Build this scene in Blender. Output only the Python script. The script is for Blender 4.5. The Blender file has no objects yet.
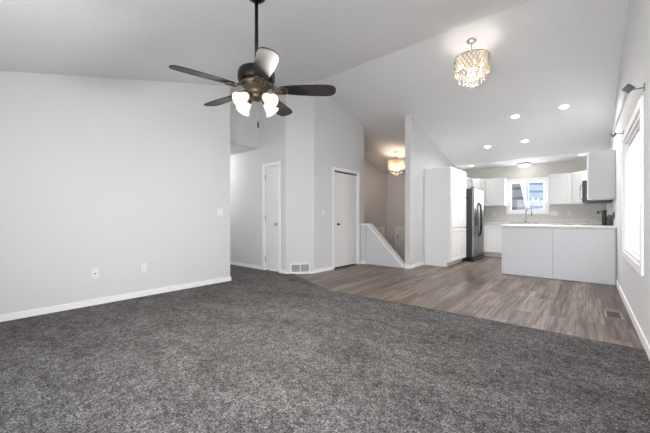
import bpy, bmesh, math, random
from mathutils import Vector, Matrix
random.seed(7)
C = bpy.context.scene.collection
D = bpy.data
sc = bpy.context.scene
PI = math.pi

# ------------------------------------------------------------------ camera
YAW = math.radians(40.04)
EYE = 1.06
cam = D.objects.new('camera', D.cameras.new('camera')); C.objects.link(cam)
cam.location = (0, 0, EYE); cam.rotation_euler = (PI/2, 0, YAW)
cam.data.sensor_width = 36; cam.data.lens = 36*310/650; cam.data.clip_start = 0.02
cam.data.shift_y = 0.5/650
sc.camera = cam

# ------------------------------------------------------------------ world, daylight, exposure
sc.view_settings.view_transform = 'Standard'; sc.view_settings.look = 'None'
sc.view_settings.gamma = 1; sc.view_settings.use_curve_mapping = False
sc.view_settings.exposure = 0.48
w = D.worlds.new('sky'); sc.world = w; w.use_nodes = True
nt = w.node_tree; nt.nodes.clear()
out = nt.nodes.new('ShaderNodeOutputWorld'); bg = nt.nodes.new('ShaderNodeBackground')
tc = nt.nodes.new('ShaderNodeTexCoord'); sep = nt.nodes.new('ShaderNodeSeparateXYZ')
rmp = nt.nodes.new('ShaderNodeValToRGB')
rmp.color_ramp.elements[0].position = 0.0; rmp.color_ramp.elements[0].color = (0.80, 0.88, 1, 1)
rmp.color_ramp.elements[1].position = 0.5; rmp.color_ramp.elements[1].color = (0.40, 0.62, 1, 1)
nt.links.new(tc.outputs['Generated'], sep.inputs[0]); nt.links.new(sep.outputs['Z'], rmp.inputs[0])
nt.links.new(rmp.outputs[0], bg.inputs[0]); bg.inputs[1].default_value = 1.25
nt.links.new(bg.outputs[0], out.inputs[0])

def area(name, loc, rot, sx, sy, e, col=(1, 1, 1), shape='RECTANGLE', spread=PI):
    l = D.lights.new(name, 'AREA'); l.shape = shape; l.size = sx
    if shape in ('RECTANGLE', 'ELLIPSE'): l.size_y = sy
    l.energy = e; l.color = col; l.spread = spread
    o = D.objects.new(name, l); C.objects.link(o); o.location = loc; o.rotation_euler = rot
    return o
def point(name, loc, e, col, r=0.03):
    l = D.lights.new(name, 'POINT'); l.energy = e; l.color = col; l.shadow_soft_size = r
    o = D.objects.new(name, l); C.objects.link(o); o.location = loc
    return o
# fill light added at two invented openings in the unseen wall behind the camera,
# then daylight at the dining and kitchen windows
TILT = math.radians(-3)
area('fill_near_wall_wide', (-2.15, -0.50, 1.28), (PI/2+TILT, 0, 0), 1.6, 1.5, 10, (0.985, 0.995, 1))
area('daylight_patio_door', (-0.42, -0.50, 1.06), (PI/2+TILT, 0, 0), 1.3, 2.0, 50, (0.985, 0.995, 1))
area('daylight_dining_window', (0.60, 4.515, 1.31), (PI/2, 0, PI/2), 1.5, 1.3, 22, (0.985, 0.995, 1))
area('daylight_kitchen_window', (-1.20, 10.05, 1.62), (-PI/2-0.45, 0, 0), 0.75, 0.75, 16, (0.95, 0.98, 1))

# ------------------------------------------------------------------ materials
def mat(name, col, rough=0.5, metal=0.0, spec=0.5, emit=None, es=0, bump=None, coat=0):
    m = D.materials.new(name); m.use_nodes = True
    b = m.node_tree.nodes['Principled BSDF']
    b.inputs['Base Color'].default_value = (*col, 1); b.inputs['Roughness'].default_value = rough
    b.inputs['Metallic'].default_value = metal; b.inputs['Specular IOR Level'].default_value = spec
    b.inputs['Coat Weight'].default_value = coat
    if emit:
        b.inputs['Emission Color'].default_value = (*emit, 1); b.inputs['Emission Strength'].default_value = es
    if bump:
        N = m.node_tree.nodes; L = m.node_tree.links
        t = N.new('ShaderNodeTexCoord'); n = N.new('ShaderNodeTexNoise'); bp = N.new('ShaderNodeBump')
        n.inputs['Scale'].default_value = bump[0]; n.inputs['Detail'].default_value = bump[3] if len(bump) > 3 else 3
        bp.inputs['Strength'].default_value = bump[1]; bp.inputs['Distance'].default_value = bump[2]
        L.new(t.outputs['Object'], n.inputs['Vector']); L.new(n.outputs['Fac'], bp.inputs['Height'])
        L.new(bp.outputs[0], b.inputs['Normal'])
    return m

M = {}
M['wall'] = mat('wall_paint', (0.665, 0.667, 0.68), 0.75, bump=(60, 0.4, 0.004))
M['wall_warm'] = mat('kitchen_wall_paint', (0.66, 0.64, 0.61), 0.75, bump=(55, 0.25, 0.004))
M['ceil'] = mat('textured_ceiling_paint', (0.75, 0.75, 0.76), 0.7, bump=(30, 0.8, 0.010, 5))
M['trim'] = mat('white_trim_paint', (0.89, 0.89, 0.90), 0.4)
M['door'] = mat('white_door_paint', (0.80, 0.80, 0.80), 0.45)
M['cab'] = mat('white_cabinet_paint', (0.84, 0.84, 0.84), 0.42)
M['panel'] = mat('pale_laminate_panel', (0.71, 0.715, 0.745), 0.4, bump=(90, 0.08, 0.002))
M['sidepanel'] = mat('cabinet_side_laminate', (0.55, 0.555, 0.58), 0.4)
M['blackmetal'] = mat('black_bronze_metal', (0.012, 0.011, 0.011), 0.35, 0.6)
M['bronze'] = mat('antique_bronze_scrollwork', (0.12, 0.09, 0.065), 0.4, 0.7)
M['nickel'] = mat('brushed_nickel', (0.55, 0.52, 0.48), 0.3, 1)
M['nickelwhite'] = mat('satin_silver', (0.78, 0.78, 0.79), 0.35, 0.6)
M['faucet'] = mat('dark_brushed_nickel', (0.36, 0.34, 0.31), 0.3, 1)
M['chrome'] = mat('chrome', (0.8, 0.8, 0.82), 0.12, 1)
M['steel'] = mat('stainless_steel', (0.24, 0.245, 0.25), 0.4, 1)
M['black'] = mat('black_plastic', (0.016, 0.017, 0.019), 0.32)
M['fridgeside'] = mat('dark_grey_enamel', (0.018, 0.02, 0.022), 0.35)
M['darkgap'] = mat('dark_track', (0.03, 0.03, 0.03), 0.7)
M['plate'] = mat('white_plastic', (0.78, 0.78, 0.77), 0.35)
M['ventgrey'] = mat('grey_vent_metal', (0.50, 0.49, 0.47), 0.5, 0.2)
M['regframe'] = mat('register_frame_metal', (0.27, 0.25, 0.23), 0.5, 0.3)
M['ventbrown'] = mat('brown_register_metal', (0.10, 0.085, 0.07), 0.5, 0.4)
M['bulb'] = mat('lit_bulb', (1, 0.9, 0.7), 0.3, emit=(1, 0.82, 0.58), es=4)
M['shade'] = mat('lit_frosted_glass', (0.25, 0.23, 0.20), 0.3, emit=(1, 0.84, 0.62), es=0.95)
M['lens'] = mat('lit_lens', (1, 1, 1), 0.3, emit=(1, 0.96, 0.90), es=3.2)
M['dome'] = mat('frosted_dome_glass', (0.9, 0.9, 0.88), 0.3, emit=(1, 0.96, 0.88), es=0.7)
M['brass'] = mat('satin_silver_ring', (0.60, 0.54, 0.45), 0.25, 1)
M['mirror_bead'] = mat('cut_crystal_beads', (0.50, 0.45, 0.38), 0.2, 0.7)
M['siding_brown'] = mat('weathered_brown_siding', (0.23, 0.20, 0.18), 0.8)
M['shrub'] = mat('bare_shrub_twigs', (0.16, 0.14, 0.13), 0.9)
M['ground'] = mat('winter_ground', (0.55, 0.56, 0.58), 0.9, bump=(3, 0.4, 0.05))

def nodes(m): return m.node_tree.nodes, m.node_tree.links, m.node_tree.nodes['Principled BSDF']

# blade: dark wood grain
m = M['blade'] = mat('espresso_fan_blade', (0.02, 0.017, 0.015), 0.62, spec=0.4)
N, L, B = nodes(m)
t = N.new('ShaderNodeTexCoord'); mp = N.new('ShaderNodeMapping'); n = N.new('ShaderNodeTexNoise'); r = N.new('ShaderNodeValToRGB')
mp.inputs['Scale'].default_value = (4, 70, 20); n.inputs['Scale'].default_value = 1.5
r.color_ramp.elements[0].color = (0.004, 0.0035, 0.003, 1); r.color_ramp.elements[1].color = (0.016, 0.0135, 0.012, 1)
L.new(t.outputs['Object'], mp.inputs[0]); L.new(mp.outputs[0], n.inputs['Vector']); L.new(n.outputs['Fac'], r.inputs[0]); L.new(r.outputs[0], B.inputs['Base Color'])

# carpet: speckled grey-brown cut pile with soft vacuum marks
m = M['carpet'] = mat('grey_cut_pile_carpet', (0.1, 0.1, 0.1), 0.95, spec=0.1)
N, L, B = nodes(m)
t = N.new('ShaderNodeTexCoord')
n1 = N.new('ShaderNodeTexNoise'); n1.inputs['Scale'].default_value = 88; n1.inputs['Detail'].default_value = 4; n1.inputs['Roughness'].default_value = 0.8
r1 = N.new('ShaderNodeValToRGB'); r1.color_ramp.elements[0].position = 0.40; r1.color_ramp.elements[1].position = 0.63
r1.color_ramp.elements[0].color = (0.028, 0.027, 0.026, 1); r1.color_ramp.elements[1].color = (0.29, 0.278, 0.272, 1)
mp = N.new('ShaderNodeMapping'); mp.inputs['Scale'].default_value = (0.9, 2.6, 1); mp.inputs['Rotation'].default_value = (0, 0, 0.6)
n2 = N.new('ShaderNodeTexNoise'); n2.inputs['Scale'].default_value = 1.6; n2.inputs['Detail'].default_value = 4; n2.inputs['Roughness'].default_value = 0.6
r2 = N.new('ShaderNodeValToRGB'); r2.color_ramp.elements[0].position = 0.36; r2.color_ramp.elements[1].position = 0.66
r2.color_ramp.elements[0].color = (0.80, 0.79, 0.79, 1); r2.color_ramp.elements[1].color = (1.12, 1.11, 1.11, 1)
n3 = N.new('ShaderNodeTexNoise'); n3.inputs['Scale'].default_value = 30; n3.inputs['Detail'].default_value = 3; n3.inputs['Roughness'].default_value = 0.7
r3 = N.new('ShaderNodeValToRGB'); r3.color_ramp.elements[0].position = 0.38; r3.color_ramp.elements[1].position = 0.64
r3.color_ramp.elements[0].color = (0.62, 0.61, 0.61, 1); r3.color_ramp.elements[1].color = (1.35, 1.35, 1.36, 1)
n4 = N.new('ShaderNodeTexNoise'); n4.inputs['Scale'].default_value = 6; n4.inputs['Detail'].default_value = 4; n4.inputs['Roughness'].default_value = 0.65; n4.inputs['Distortion'].default_value = 1.2
r4 = N.new('ShaderNodeValToRGB'); r4.color_ramp.elements[0].position = 0.34; r4.color_ramp.elements[1].position = 0.62
r4.color_ramp.elements[0].color = (0.78, 0.775, 0.77, 1); r4.color_ramp.elements[1].color = (1.10, 1.10, 1.10, 1)
def mul_rgb():
    q = N.new('ShaderNodeMix'); q.data_type = 'RGBA'; q.blend_type = 'MULTIPLY'; q.inputs['Factor'].default_value = 1; return q
mx = mul_rgb(); mxb = mul_rgb(); mxc = mul_rgb()
bp = N.new('ShaderNodeBump'); bp.inputs['Strength'].default_value = 0.9; bp.inputs['Distance'].default_value = 0.012
L.new(t.outputs['Object'], n1.inputs['Vector']); L.new(t.outputs['Object'], mp.inputs[0]); L.new(mp.outputs[0], n2.inputs['Vector'])
L.new(n1.outputs['Fac'], r1.inputs[0]); L.new(n2.outputs['Fac'], r2.inputs[0])
L.new(t.outputs['Object'], n3.inputs['Vector']); L.new(t.outputs['Object'], n4.inputs['Vector'])
L.new(n3.outputs['Fac'], r3.inputs[0]); L.new(n4.outputs['Fac'], r4.inputs[0])
L.new(r1.outputs[0], mx.inputs['A']); L.new(r2.outputs[0], mx.inputs['B'])
L.new(mx.outputs['Result'], mxb.inputs['A']); L.new(r3.outputs[0], mxb.inputs['B'])
L.new(mxb.outputs['Result'], mxc.inputs['A']); L.new(r4.outputs[0], mxc.inputs['B']); L.new(mxc.outputs['Result'], B.inputs['Base Color'])
L.new(n1.outputs['Fac'], bp.inputs['Height']); L.new(bp.outputs[0], B.inputs['Normal'])

# vinyl plank floor, planks along +Y
m = M['vinyl'] = mat('grey_brown_vinyl_plank', (0.2, 0.18, 0.16), 0.33, spec=0.22)
N, L, B = nodes(m)
t = N.new('ShaderNodeTexCoord'); mp = N.new('ShaderNodeMapping'); mp.inputs['Rotation'].default_value = (0, 0, PI/2)
br = N.new('ShaderNodeTexBrick'); br.inputs['Scale'].default_value = 1
br.inputs['Brick Width'].default_value = 1.22; br.inputs['Row Height'].default_value = 0.152
br.inputs['Mortar Size'].default_value = 0.0016; br.inputs['Mortar Smooth'].default_value = 0.2
br.offset = 0.37; br.offset_frequency = 2
br.inputs['Color1'].default_value = (0, 0, 0, 1); br.inputs['Color2'].default_value = (1, 1, 1, 1); br.inputs['Mortar'].default_value = (0.25, 0.25, 0.25, 1)
mp2 = N.new('ShaderNodeMapping'); mp2.inputs['Scale'].default_value = (26, 1.0, 1)
g = N.new('ShaderNodeTexNoise'); g.inputs['Scale'].default_value = 1.4; g.inputs['Detail'].default_value = 6; g.inputs['Roughness'].default_value = 0.62; g.inputs['Distortion'].default_value = 0.15
mp3 = N.new('ShaderNodeMapping'); mp3.inputs['Scale'].default_value = (7, 0.7, 1)
g2 = N.new('ShaderNodeTexNoise'); g2.inputs['Scale'].default_value = 1.1; g2.inputs['Detail'].default_value = 3
cmb = N.new('ShaderNodeMath'); cmb.operation = 'MULTIPLY_ADD'; cmb.inputs[1].default_value = 0.12
add = N.new('ShaderNodeMath'); add.operation = 'MULTIPLY_ADD'; add.inputs[1].default_value = 0.62
mul = N.new('ShaderNodeMath'); mul.operation = 'MULTIPLY'; mul.inputs[1].default_value = 0.32
sepc = N.new('ShaderNodeSeparateColor')
r = N.new('ShaderNodeValToRGB'); els = r.color_ramp.elements
els[0].position = 0.345; els[0].color = (0.022, 0.016, 0.013, 1)
els[1].position = 0.70; els[1].color = (0.30, 0.24, 0.20, 1)
e = els.new(0.50); e.color = (0.096, 0.071, 0.056, 1)
L.new(t.outputs['Object'], mp.inputs[0]); L.new(mp.outputs[0], br.inputs['Vector'])
# shift the grain by plank so that planks do not run into one another
vm = N.new('ShaderNodeVectorMath'); vm.operation = 'MULTIPLY_ADD'; vm.inputs[1].default_value = (3.1, 7.7, 0)
L.new(br.outputs['Color'], vm.inputs[0]); L.new(t.outputs['Object'], vm.inputs[2])
L.new(vm.outputs[0], mp2.inputs[0]); L.new(mp2.outputs[0], g.inputs['Vector'])
L.new(vm.outputs[0], mp3.inputs[0]); L.new(mp3.outputs[0], g2.inputs['Vector'])
L.new(br.outputs['Color'], sepc.inputs[0]); L.new(sepc.outputs[0], cmb.inputs[0])
L.new(g2.outputs['Fac'], mul.inputs[0]); L.new(g.outputs['Fac'], add.inputs[0]); L.new(mul.outputs[0], add.inputs[2])
L.new(add.outputs[0], cmb.inputs[2]); L.new(cmb.outputs[0], r.inputs[0])
dk = N.new('ShaderNodeMix'); dk.data_type = 'RGBA'; dk.blend_type = 'MIX'; dk.inputs['B'].default_value = (0.03, 0.026, 0.023, 1)
L.new(br.outputs['Fac'], dk.inputs['Factor']); L.new(r.outputs[0], dk.inputs['A']); L.new(dk.outputs['Result'], B.inputs['Base Color'])

# speckled laminate worktop
m = M['counter'] = mat('speckled_laminate_worktop', (0.6, 0.6, 0.6), 0.3)
N, L, B = nodes(m)
t = N.new('ShaderNodeTexCoord'); n = N.new('ShaderNodeTexNoise'); n.inputs['Scale'].default_value = 60; n.inputs['Detail'].default_value = 4
r = N.new('ShaderNodeValToRGB'); r.color_ramp.elements[0].position = 0.35; r.color_ramp.elements[1].position = 0.6
r.color_ramp.elements[0].color = (0.50, 0.48, 0.46, 1); r.color_ramp.elements[1].color = (0.78, 0.775, 0.77, 1)
L.new(t.outputs['Object'], n.inputs['Vector']); L.new(n.outputs['Fac'], r.inputs[0]); L.new(r.outputs[0], B.inputs['Base Color'])

# window glass: clear pane with a slight reflection
m = M['glass'] = D.materials.new('window_glass'); m.use_nodes = True
N = m.node_tree.nodes; L = m.node_tree.links; N.clear()
o = N.new('ShaderNodeOutputMaterial'); a_ = N.new('ShaderNodeBsdfTransparent'); b_ = N.new('ShaderNodeBsdfGlossy'); mx = N.new('ShaderNodeMixShader')
b_.inputs['Roughness'].default_value = 0.02; mx.inputs[0].default_value = 0.06
L.new(a_.outputs[0], mx.inputs[1]); L.new(b_.outputs[0], mx.inputs[2]); L.new(mx.outputs[0], o.inputs[0])
# translucent blind slats and lamp fabric
def translucent(name, col, f_trans, f_clear=0.0):
    m = D.materials.new(name); m.use_nodes = True
    N = m.node_tree.nodes; L = m.node_tree.links; N.clear()
    o = N.new('ShaderNodeOutputMaterial'); d = N.new('ShaderNodeBsdfDiffuse'); t = N.new('ShaderNodeBsdfTranslucent'); c = N.new('ShaderNodeBsdfTransparent')
    m1 = N.new('ShaderNodeMixShader'); m2 = N.new('ShaderNodeMixShader')
    for k in (d, t): k.inputs['Color'].default_value = (*col, 1)
    m1.inputs[0].default_value = f_trans; m2.inputs[0].default_value = f_clear
    L.new(d.outputs[0], m1.inputs[1]); L.new(t.outputs[0], m1.inputs[2]); L.new(m1.outputs[0], m2.inputs[1]); L.new(c.outputs[0], m2.inputs[2]); L.new(m2.outputs[0], o.inputs[0])
    return m
M['slat'] = translucent('white_blind_slat', (0.86, 0.86, 0.86), 0.15)
M['drum'] = translucent('sheer_cream_drum', (0.62, 0.56, 0.47), 0.5, 0.42)
m = M['crystal'] = mat('clear_crystal', (0.98, 0.94, 0.88), 0.05); M['crystal'].node_tree.nodes['Principled BSDF'].inputs['Transmission Weight'].default_value = 0.75
# lap siding of the house next door
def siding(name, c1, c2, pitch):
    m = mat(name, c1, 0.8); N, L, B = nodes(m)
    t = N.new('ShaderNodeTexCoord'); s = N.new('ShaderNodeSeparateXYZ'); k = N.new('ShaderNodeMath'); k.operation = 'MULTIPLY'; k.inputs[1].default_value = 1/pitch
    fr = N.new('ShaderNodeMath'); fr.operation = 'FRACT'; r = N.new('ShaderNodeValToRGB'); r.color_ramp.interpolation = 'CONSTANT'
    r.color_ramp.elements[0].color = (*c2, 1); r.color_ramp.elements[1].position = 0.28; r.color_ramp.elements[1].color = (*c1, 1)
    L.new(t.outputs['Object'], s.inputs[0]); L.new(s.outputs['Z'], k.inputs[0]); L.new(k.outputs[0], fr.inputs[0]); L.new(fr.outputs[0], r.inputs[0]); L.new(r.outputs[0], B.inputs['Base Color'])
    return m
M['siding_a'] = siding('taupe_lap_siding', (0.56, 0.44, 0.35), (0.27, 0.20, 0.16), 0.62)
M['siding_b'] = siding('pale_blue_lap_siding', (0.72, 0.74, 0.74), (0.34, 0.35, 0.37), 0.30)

# ------------------------------------------------------------------ helpers
class MB:
    def __init__(self): self.bm = bmesh.new()
    def box(self, x0, x1, y0, y1, z0, z1, bev=0, mtx=None):
        r = bmesh.ops.create_cube(self.bm, size=1)
        vs = r['verts']
        for v in vs:
            v.co = Vector(((x0+x1)/2+v.co.x*(x1-x0), (y0+y1)/2+v.co.y*(y1-y0), (z0+z1)/2+v.co.z*(z1-z0)))
        if bev:
            es = list({e for v in vs for e in v.link_edges})
            rr = bmesh.ops.bevel(self.bm, geom=es, offset=bev, segments=2, affect='EDGES', profile=0.5)
            vs = list({v for f in rr['faces'] for v in f.verts} | {v for v in vs if v.is_valid})
        if mtx: bmesh.ops.transform(self.bm, matrix=mtx, verts=vs)
        return self
    def prism(self, pts, axis, a0, a1):
        def mk(p, a):
            return {'x': (a, p[0], p[1]), 'y': (p[0], a, p[1]), 'z': (p[0], p[1], a)}[axis]
        A = [self.bm.verts.new(mk(p, a0)) for p in pts]; Bv = [self.bm.verts.new(mk(p, a1)) for p in pts]
        self.bm.faces.new(A); self.bm.faces.new(Bv[::-1])
        n = len(pts)
        for i in range(n): self.bm.faces.new((A[i], Bv[i], Bv[(i+1) % n], A[(i+1) % n]))
        return self
    def lathe(self, prof, c=(0, 0, 0), n=24, mtx=None, smooth=True, close=True):
        rings = []; allv = []
        for r, z in prof:
            ring = [self.bm.verts.new((c[0]+max(r, 1e-4)*math.cos(2*PI*i/n), c[1]+max(r, 1e-4)*math.sin(2*PI*i/n), c[2]+z)) for i in range(n)]
            rings.append(ring); allv += ring
        for a, b in zip(rings, rings[1:]):
            for i in range(n):
                f = self.bm.faces.new((a[i], a[(i+1) % n], b[(i+1) % n], b[i])); f.smooth = smooth
        if close:
            self.bm.faces.new(rings[0][::-1]); self.bm.faces.new(rings[-1])
        if mtx: bmesh.ops.transform(self.bm, matrix=mtx, verts=allv)
        return self
    def tube(self, pts, r, n=8, closed=False, smooth=True):
        pts = [Vector(p) for p in pts]; m = len(pts); rings = []
        for i, p in enumerate(pts):
            if closed: d = pts[(i+1) % m]-pts[i-1]
            else: d = pts[min(i+1, m-1)]-pts[max(i-1, 0)]
            d.normalize()
            u = d.cross(Vector((0, 0, 1)))
            if u.length < 1e-3: u = d.cross(Vector((1, 0, 0)))
            u.normalize(); v = d.cross(u)
            rr = r[i] if isinstance(r, (list, tuple)) else r
            rings.append([self.bm.verts.new(p+rr*(math.cos(2*PI*k/n)*u+math.sin(2*PI*k/n)*v)) for k in range(n)])
        rng = range(m) if closed else range(m-1)
        for i in rng:
            a, b = rings[i], rings[(i+1) % m]
            for k in range(n):
                f = self.bm.faces.new((a[k], a[(k+1) % n], b[(k+1) % n], b[k])); f.smooth = smooth
        if not closed:
            self.bm.faces.new(rings[0][::-1]); self.bm.faces.new(rings[-1])
        return self
    def xf(self, mtx):
        bmesh.ops.transform(self.bm, matrix=mtx, verts=self.bm.verts[:]); return self
    def build(self, name, m, parent=None, loc=None, label=None):
        bmesh.ops.recalc_face_normals(self.bm, faces=self.bm.faces[:])
        if loc: bmesh.ops.translate(self.bm, vec=-Vector(loc), verts=self.bm.verts[:])
        me = D.meshes.new(name); self.bm.to_mesh(me); self.bm.free()
        me.materials.append(M[m] if isinstance(m, str) else m)
        o = D.objects.new(name, me); C.objects.link(o)
        if loc: o.location = loc
        if parent: o.parent = parent
        if label: o['label'] = label
        return o

def tag(o, label, cat=None, group=None, kind=None):
    o['label'] = label
    if cat: o['category'] = cat
    if group: o['group'] = group
    if kind: o['kind'] = kind
    return o
def thing(name, label, cat, loc=(0, 0, 0), rz=0, group=None, kind=None):
    o = D.objects.new(name, None); C.objects.link(o); o.empty_display_size = 0.05
    o.location = loc; o.rotation_euler = (0, 0, rz)
    return tag(o, label, cat, group, kind)
def dup(root, loc, rz=None, label=None):
    r = root.copy(); C.objects.link(r); r.location = loc
    if rz is not None: r.rotation_euler = (0, 0, rz)
    if label: r['label'] = label
    for ch in list(root.children):
        c = ch.copy(); C.objects.link(c); c.parent = r
        for g in list(ch.children):
            d = g.copy(); C.objects.link(d); d.parent = c
    return r
def struct(name, mb, m, label, cat):
    return tag(mb.build(name, m), label, cat, kind='structure')

RID, FLATY = 4.34, 8.72
def ceil(y):
    if y < RID: return 2.446+0.2656*y
    if y < FLATY: return 3.599-0.26*(y-RID)
    return 2.46

def wall_along_y(x0, x1, y0, y1, zb=0.0, openings=()):
    mb = MB(); br = sorted({y0, y1} | {b for b in (RID, FLATY) if y0 < b < y1} | {b for o in openings for b in o[:2]})
    for a, b in zip(br, br[1:]):
        op = [o for o in openings if o[0] <= a+1e-6 and o[1] >= b-1e-6]
        lo = zb
        if op:
            if op[0][2] > zb: mb.box(x0, x1, a, b, zb, op[0][2])
            lo = op[0][3]
        mb.prism([(a, lo), (b, lo), (b, ceil(b)+0.05), (a, ceil(a)+0.05)], 'x', x0, x1)
    return mb
def wall_along_x(x0, x1, y0, y1, zb, zt, openings=()):
    mb = MB(); br = sorted({x0, x1} | {b for o in openings for b in o[:2]})
    for a, b in zip(br, br[1:]):
        op = [o for o in openings if o[0] <= a+1e-6 and o[1] >= b-1e-6]
        if op:
            if op[0][2] > zb: mb.box(a, b, y0, y1, zb, op[0][2])
            mb.box(a, b, y0, y1, op[0][3], zt)
        else: mb.box(a, b, y0, y1, zb, zt)
    return mb

# ------------------------------------------------------------------ floors, ceiling
RW, LW, YB, YN = 0.37, -4.48, 9.85, -0.45
fl = MB()
fl.box(-4.6, RW+0.1, 3.35, 5.97, -0.15, 0).box(-2.87, RW+0.1, 5.97, YB+0.1, -0.15, 0)
struct('floor', fl, 'vinyl', 'grey-brown wood-look vinyl plank floor of the dining area and kitchen', 'floor')
edge = [(RW, 3.50), (-0.9, 3.505), (-2.1, 3.47), (-2.75, 3.43), (-3.05, 3.52), (-3.45, 3.71), (-3.85, 3.88), (-4.10, 4.03)]
cp = MB().prism([(RW+0.05, YN-0.05), (RW+0.05, 3.50)] + edge[1:] + [(-4.24, 3.97), (-8.1, 3.97), (-8.1, 2.83), (LW-0.05, 2.83), (LW-0.05, YN-0.05)], 'z', -0.10, 0.012)
struct('floor_carpet', cp, 'carpet', 'dark grey speckled wall-to-wall carpet of the living room', 'carpet')
cl = MB().prism([(YN-0.15, ceil(YN-0.15)), (RID, ceil(RID)), (FLATY, 2.46), (YB+0.15, 2.46), (YB+0.15, 2.75), (FLATY, 2.75), (RID, 3.9), (YN-0.15, 2.75)], 'x', -8.2, RW+0.15)
struct('ceiling', cl, 'ceil', 'textured vaulted white ceiling rising to a ridge across the room', 'ceiling')
struct('ceiling_hall', MB().box(-8.1, -5.05, 2.80, 4.0, 2.431, 2.55), 'ceil', 'low flat hall ceiling behind the end of the left wall', 'ceiling')

# ------------------------------------------------------------------ walls
struct('wall_left', wall_along_y(LW-0.12, LW, YN-0.12, 2.905), 'wall', 'long pale grey living room wall with two outlets', 'wall')
struct('wall_hall_near', MB().box(-8.1, LW-0.12, 2.785, 2.905, 0, ceil(2.8)+0.05), 'wall', 'hall side of the pale grey wall', 'wall')
struct('wall_hall_header', MB().box(-5.1, -5.0, 2.88, 3.92, 2.43, ceil(3.9)+0.05), 'wall', 'grey drop wall above the hall mouth', 'wall')
struct('wall_hall_end', MB().box(-8.2, -8.1, 2.76, 4.04, 0, 2.5), 'wall', 'far end wall of the hall', 'wall')
struct('wall_hall', wall_along_x(-8.1, -4.24, 3.92, 4.04, 0, ceil(4.0)+0.05, [(-4.845, -4.43, 0, 2.05)]), 'wall', 'pale grey hall wall with the narrow flush door', 'wall')
struct('wall_chamfer', MB().prism([(-4.24, 3.92), (-3.91, 4.34), (-4.03, 4.34), (-4.24, 4.04)], 'z', 0, ceil(4.2)+0.05), 'wall', 'narrow angled wall with the floor-level return vent', 'wall')
struct('wall_closet', wall_along_y(-4.03, -3.91, 4.34, 6.06, 0, [(4.935, 5.80, 0, 2.02)]), 'wall', 'grey wall with the double closet doors', 'wall')
struct('wall_closet_back', MB().box(-4.7, -4.6, 4.04, 5.94, 0, 2.6), 'wall', 'back of the closet', 'wall')
struct('wall_stair_near', MB().box(-5.02, -4.03, 5.94, 6.06, -1.36, ceil(6.0)+0.05), 'wall', 'return wall between closet and stairwell', 'wall')
struct('wall_stair_left', wall_along_y(-5.02, -4.90, 6.06, 9.06, -1.36, [(8.30, 8.69, -1.36, 0.70)]), 'wall', 'left stairwell wall with the partly hidden narrow door', 'wall')
struct('wall_stair_far', wall_along_x(-4.90, -2.87, 8.94, 9.06, -1.36, 2.51, [(-4.54, -3.64, -1.36, 0.70)]), 'wall', 'far stairwell wall with the entry door', 'wall')
struct('wall_pantry', wall_along_y(-2.87, -2.75, 6.00, YB, -1.36), 'wall', 'grey wall end beside the stairwell running back behind the pantry', 'wall')
KW = (-1.615, -0.795, 1.21, 2.03)
struct('wall_back', wall_along_x(-2.87, RW+0.12, YB, YB+0.12, 0, 2.51, [KW]), 'wall_warm', 'greige back wall of the kitchen around the window', 'wall')
DW = (3.71, 5.32, 0.645, 1.985)
struct('wall_right', wall_along_y(RW, RW+0.14, YN-0.12, YB+0.12, 0, [DW]), 'wall', 'grey right wall with the tall blind-covered window', 'wall')
struct('wall_near', wall_along_x(LW-0.12, RW+0.14, YN-0.12, YN, 0, ceil(YN)+0.05, [(-2.95, -1.33, 0.5, 2.06), (-1.08, 0.24, 0.03, 2.06)]), 'wall', 'wall behind the camera with the picture window and patio door', 'wall')  # both openings are invented, placed to spread the fill light
struct('floor_stairwell', MB().box(-5.0, -2.8, 5.9, 9.0, -1.5, -1.36), 'vinyl', 'lower entry landing floor at the foot of the stairs', 'floor')
struct('wall_stair_kneewall', MB().box(-4.03, -2.87, 5.97, 6.06, -1.36, -0.0), 'wall', 'stairwell wall below the floor edge', 'wall')

# half wall guarding the stairs
hw = MB().prism([(-3.79, 0), (-2.865, 0), (-2.90, 0.03), (-3.74, 0.875), (-3.79, 0.875)], 'y', 5.97, 6.06)
hw.box(-3.91, -3.79, 5.93, 6.06, 0, 0.875)
struct('wall_half', hw, 'wall', 'low sloping half wall in front of the stairwell', 'wall')
cap = MB().prism([(-3.925, 0.875), (-3.735, 0.875), (-2.872, 0.008), (-2.872, 0.055), (-3.718, 0.91), (-3.925, 0.91)], 'y', 5.915, 6.09)
struct('trim_1', cap, 'trim', 'white sloping cap board on the stair half wall', 'trim')

# ------------------------------------------------------------------ baseboards
def bb(name, p, q, nx, ny, label, h=0.075, z=0.0, t=0.012):
    (x0, y0), (x1, y1) = p, q
    mb = MB().prism([(x0, y0), (x1, y1), (x1+nx*t, y1+ny*t), (x0+nx*t, y0+ny*t)], 'z', z, z+h)
    return struct(name, mb, 'trim', label, 'baseboard')
bb('baseboard_left', (LW, YN), (LW, 2.905), 1, 0, 'white baseboard along the long left wall', 0.068, 0.010)
bb('baseboard_left_end', (LW+0.012, 2.905), (LW-0.12, 2.905), 0, 1, 'white baseboard round the end of the left wall', 0.068, 0.010)
bb('baseboard_hall', (-8.1, 3.92), (-4.90, 3.92), 0, -1, 'white baseboard of the hall wall left of the door', 0.07, 0.010)
bb('baseboard_hall_right', (-4.375, 3.92), (-4.235, 3.92), 0, -1, 'short white baseboard right of the hall door', 0.07, 0.010)
c45 = (0.786, -0.618)
bb('baseboard_chamfer', (-4.24, 3.92), (-3.91, 4.34), *c45, 'white baseboard under the return vent', 0.03, 0.0, 0.014)
bb('baseboard_closet_left', (-3.91, 4.34), (-3.91, 4.875), 1, 0, 'white baseboard left of the closet doors', 0.07)
bb('baseboard_closet_right', (-3.91, 5.86), (-3.91, 5.93), 1, 0, 'short white baseboard right of the closet doors', 0.07)
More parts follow.
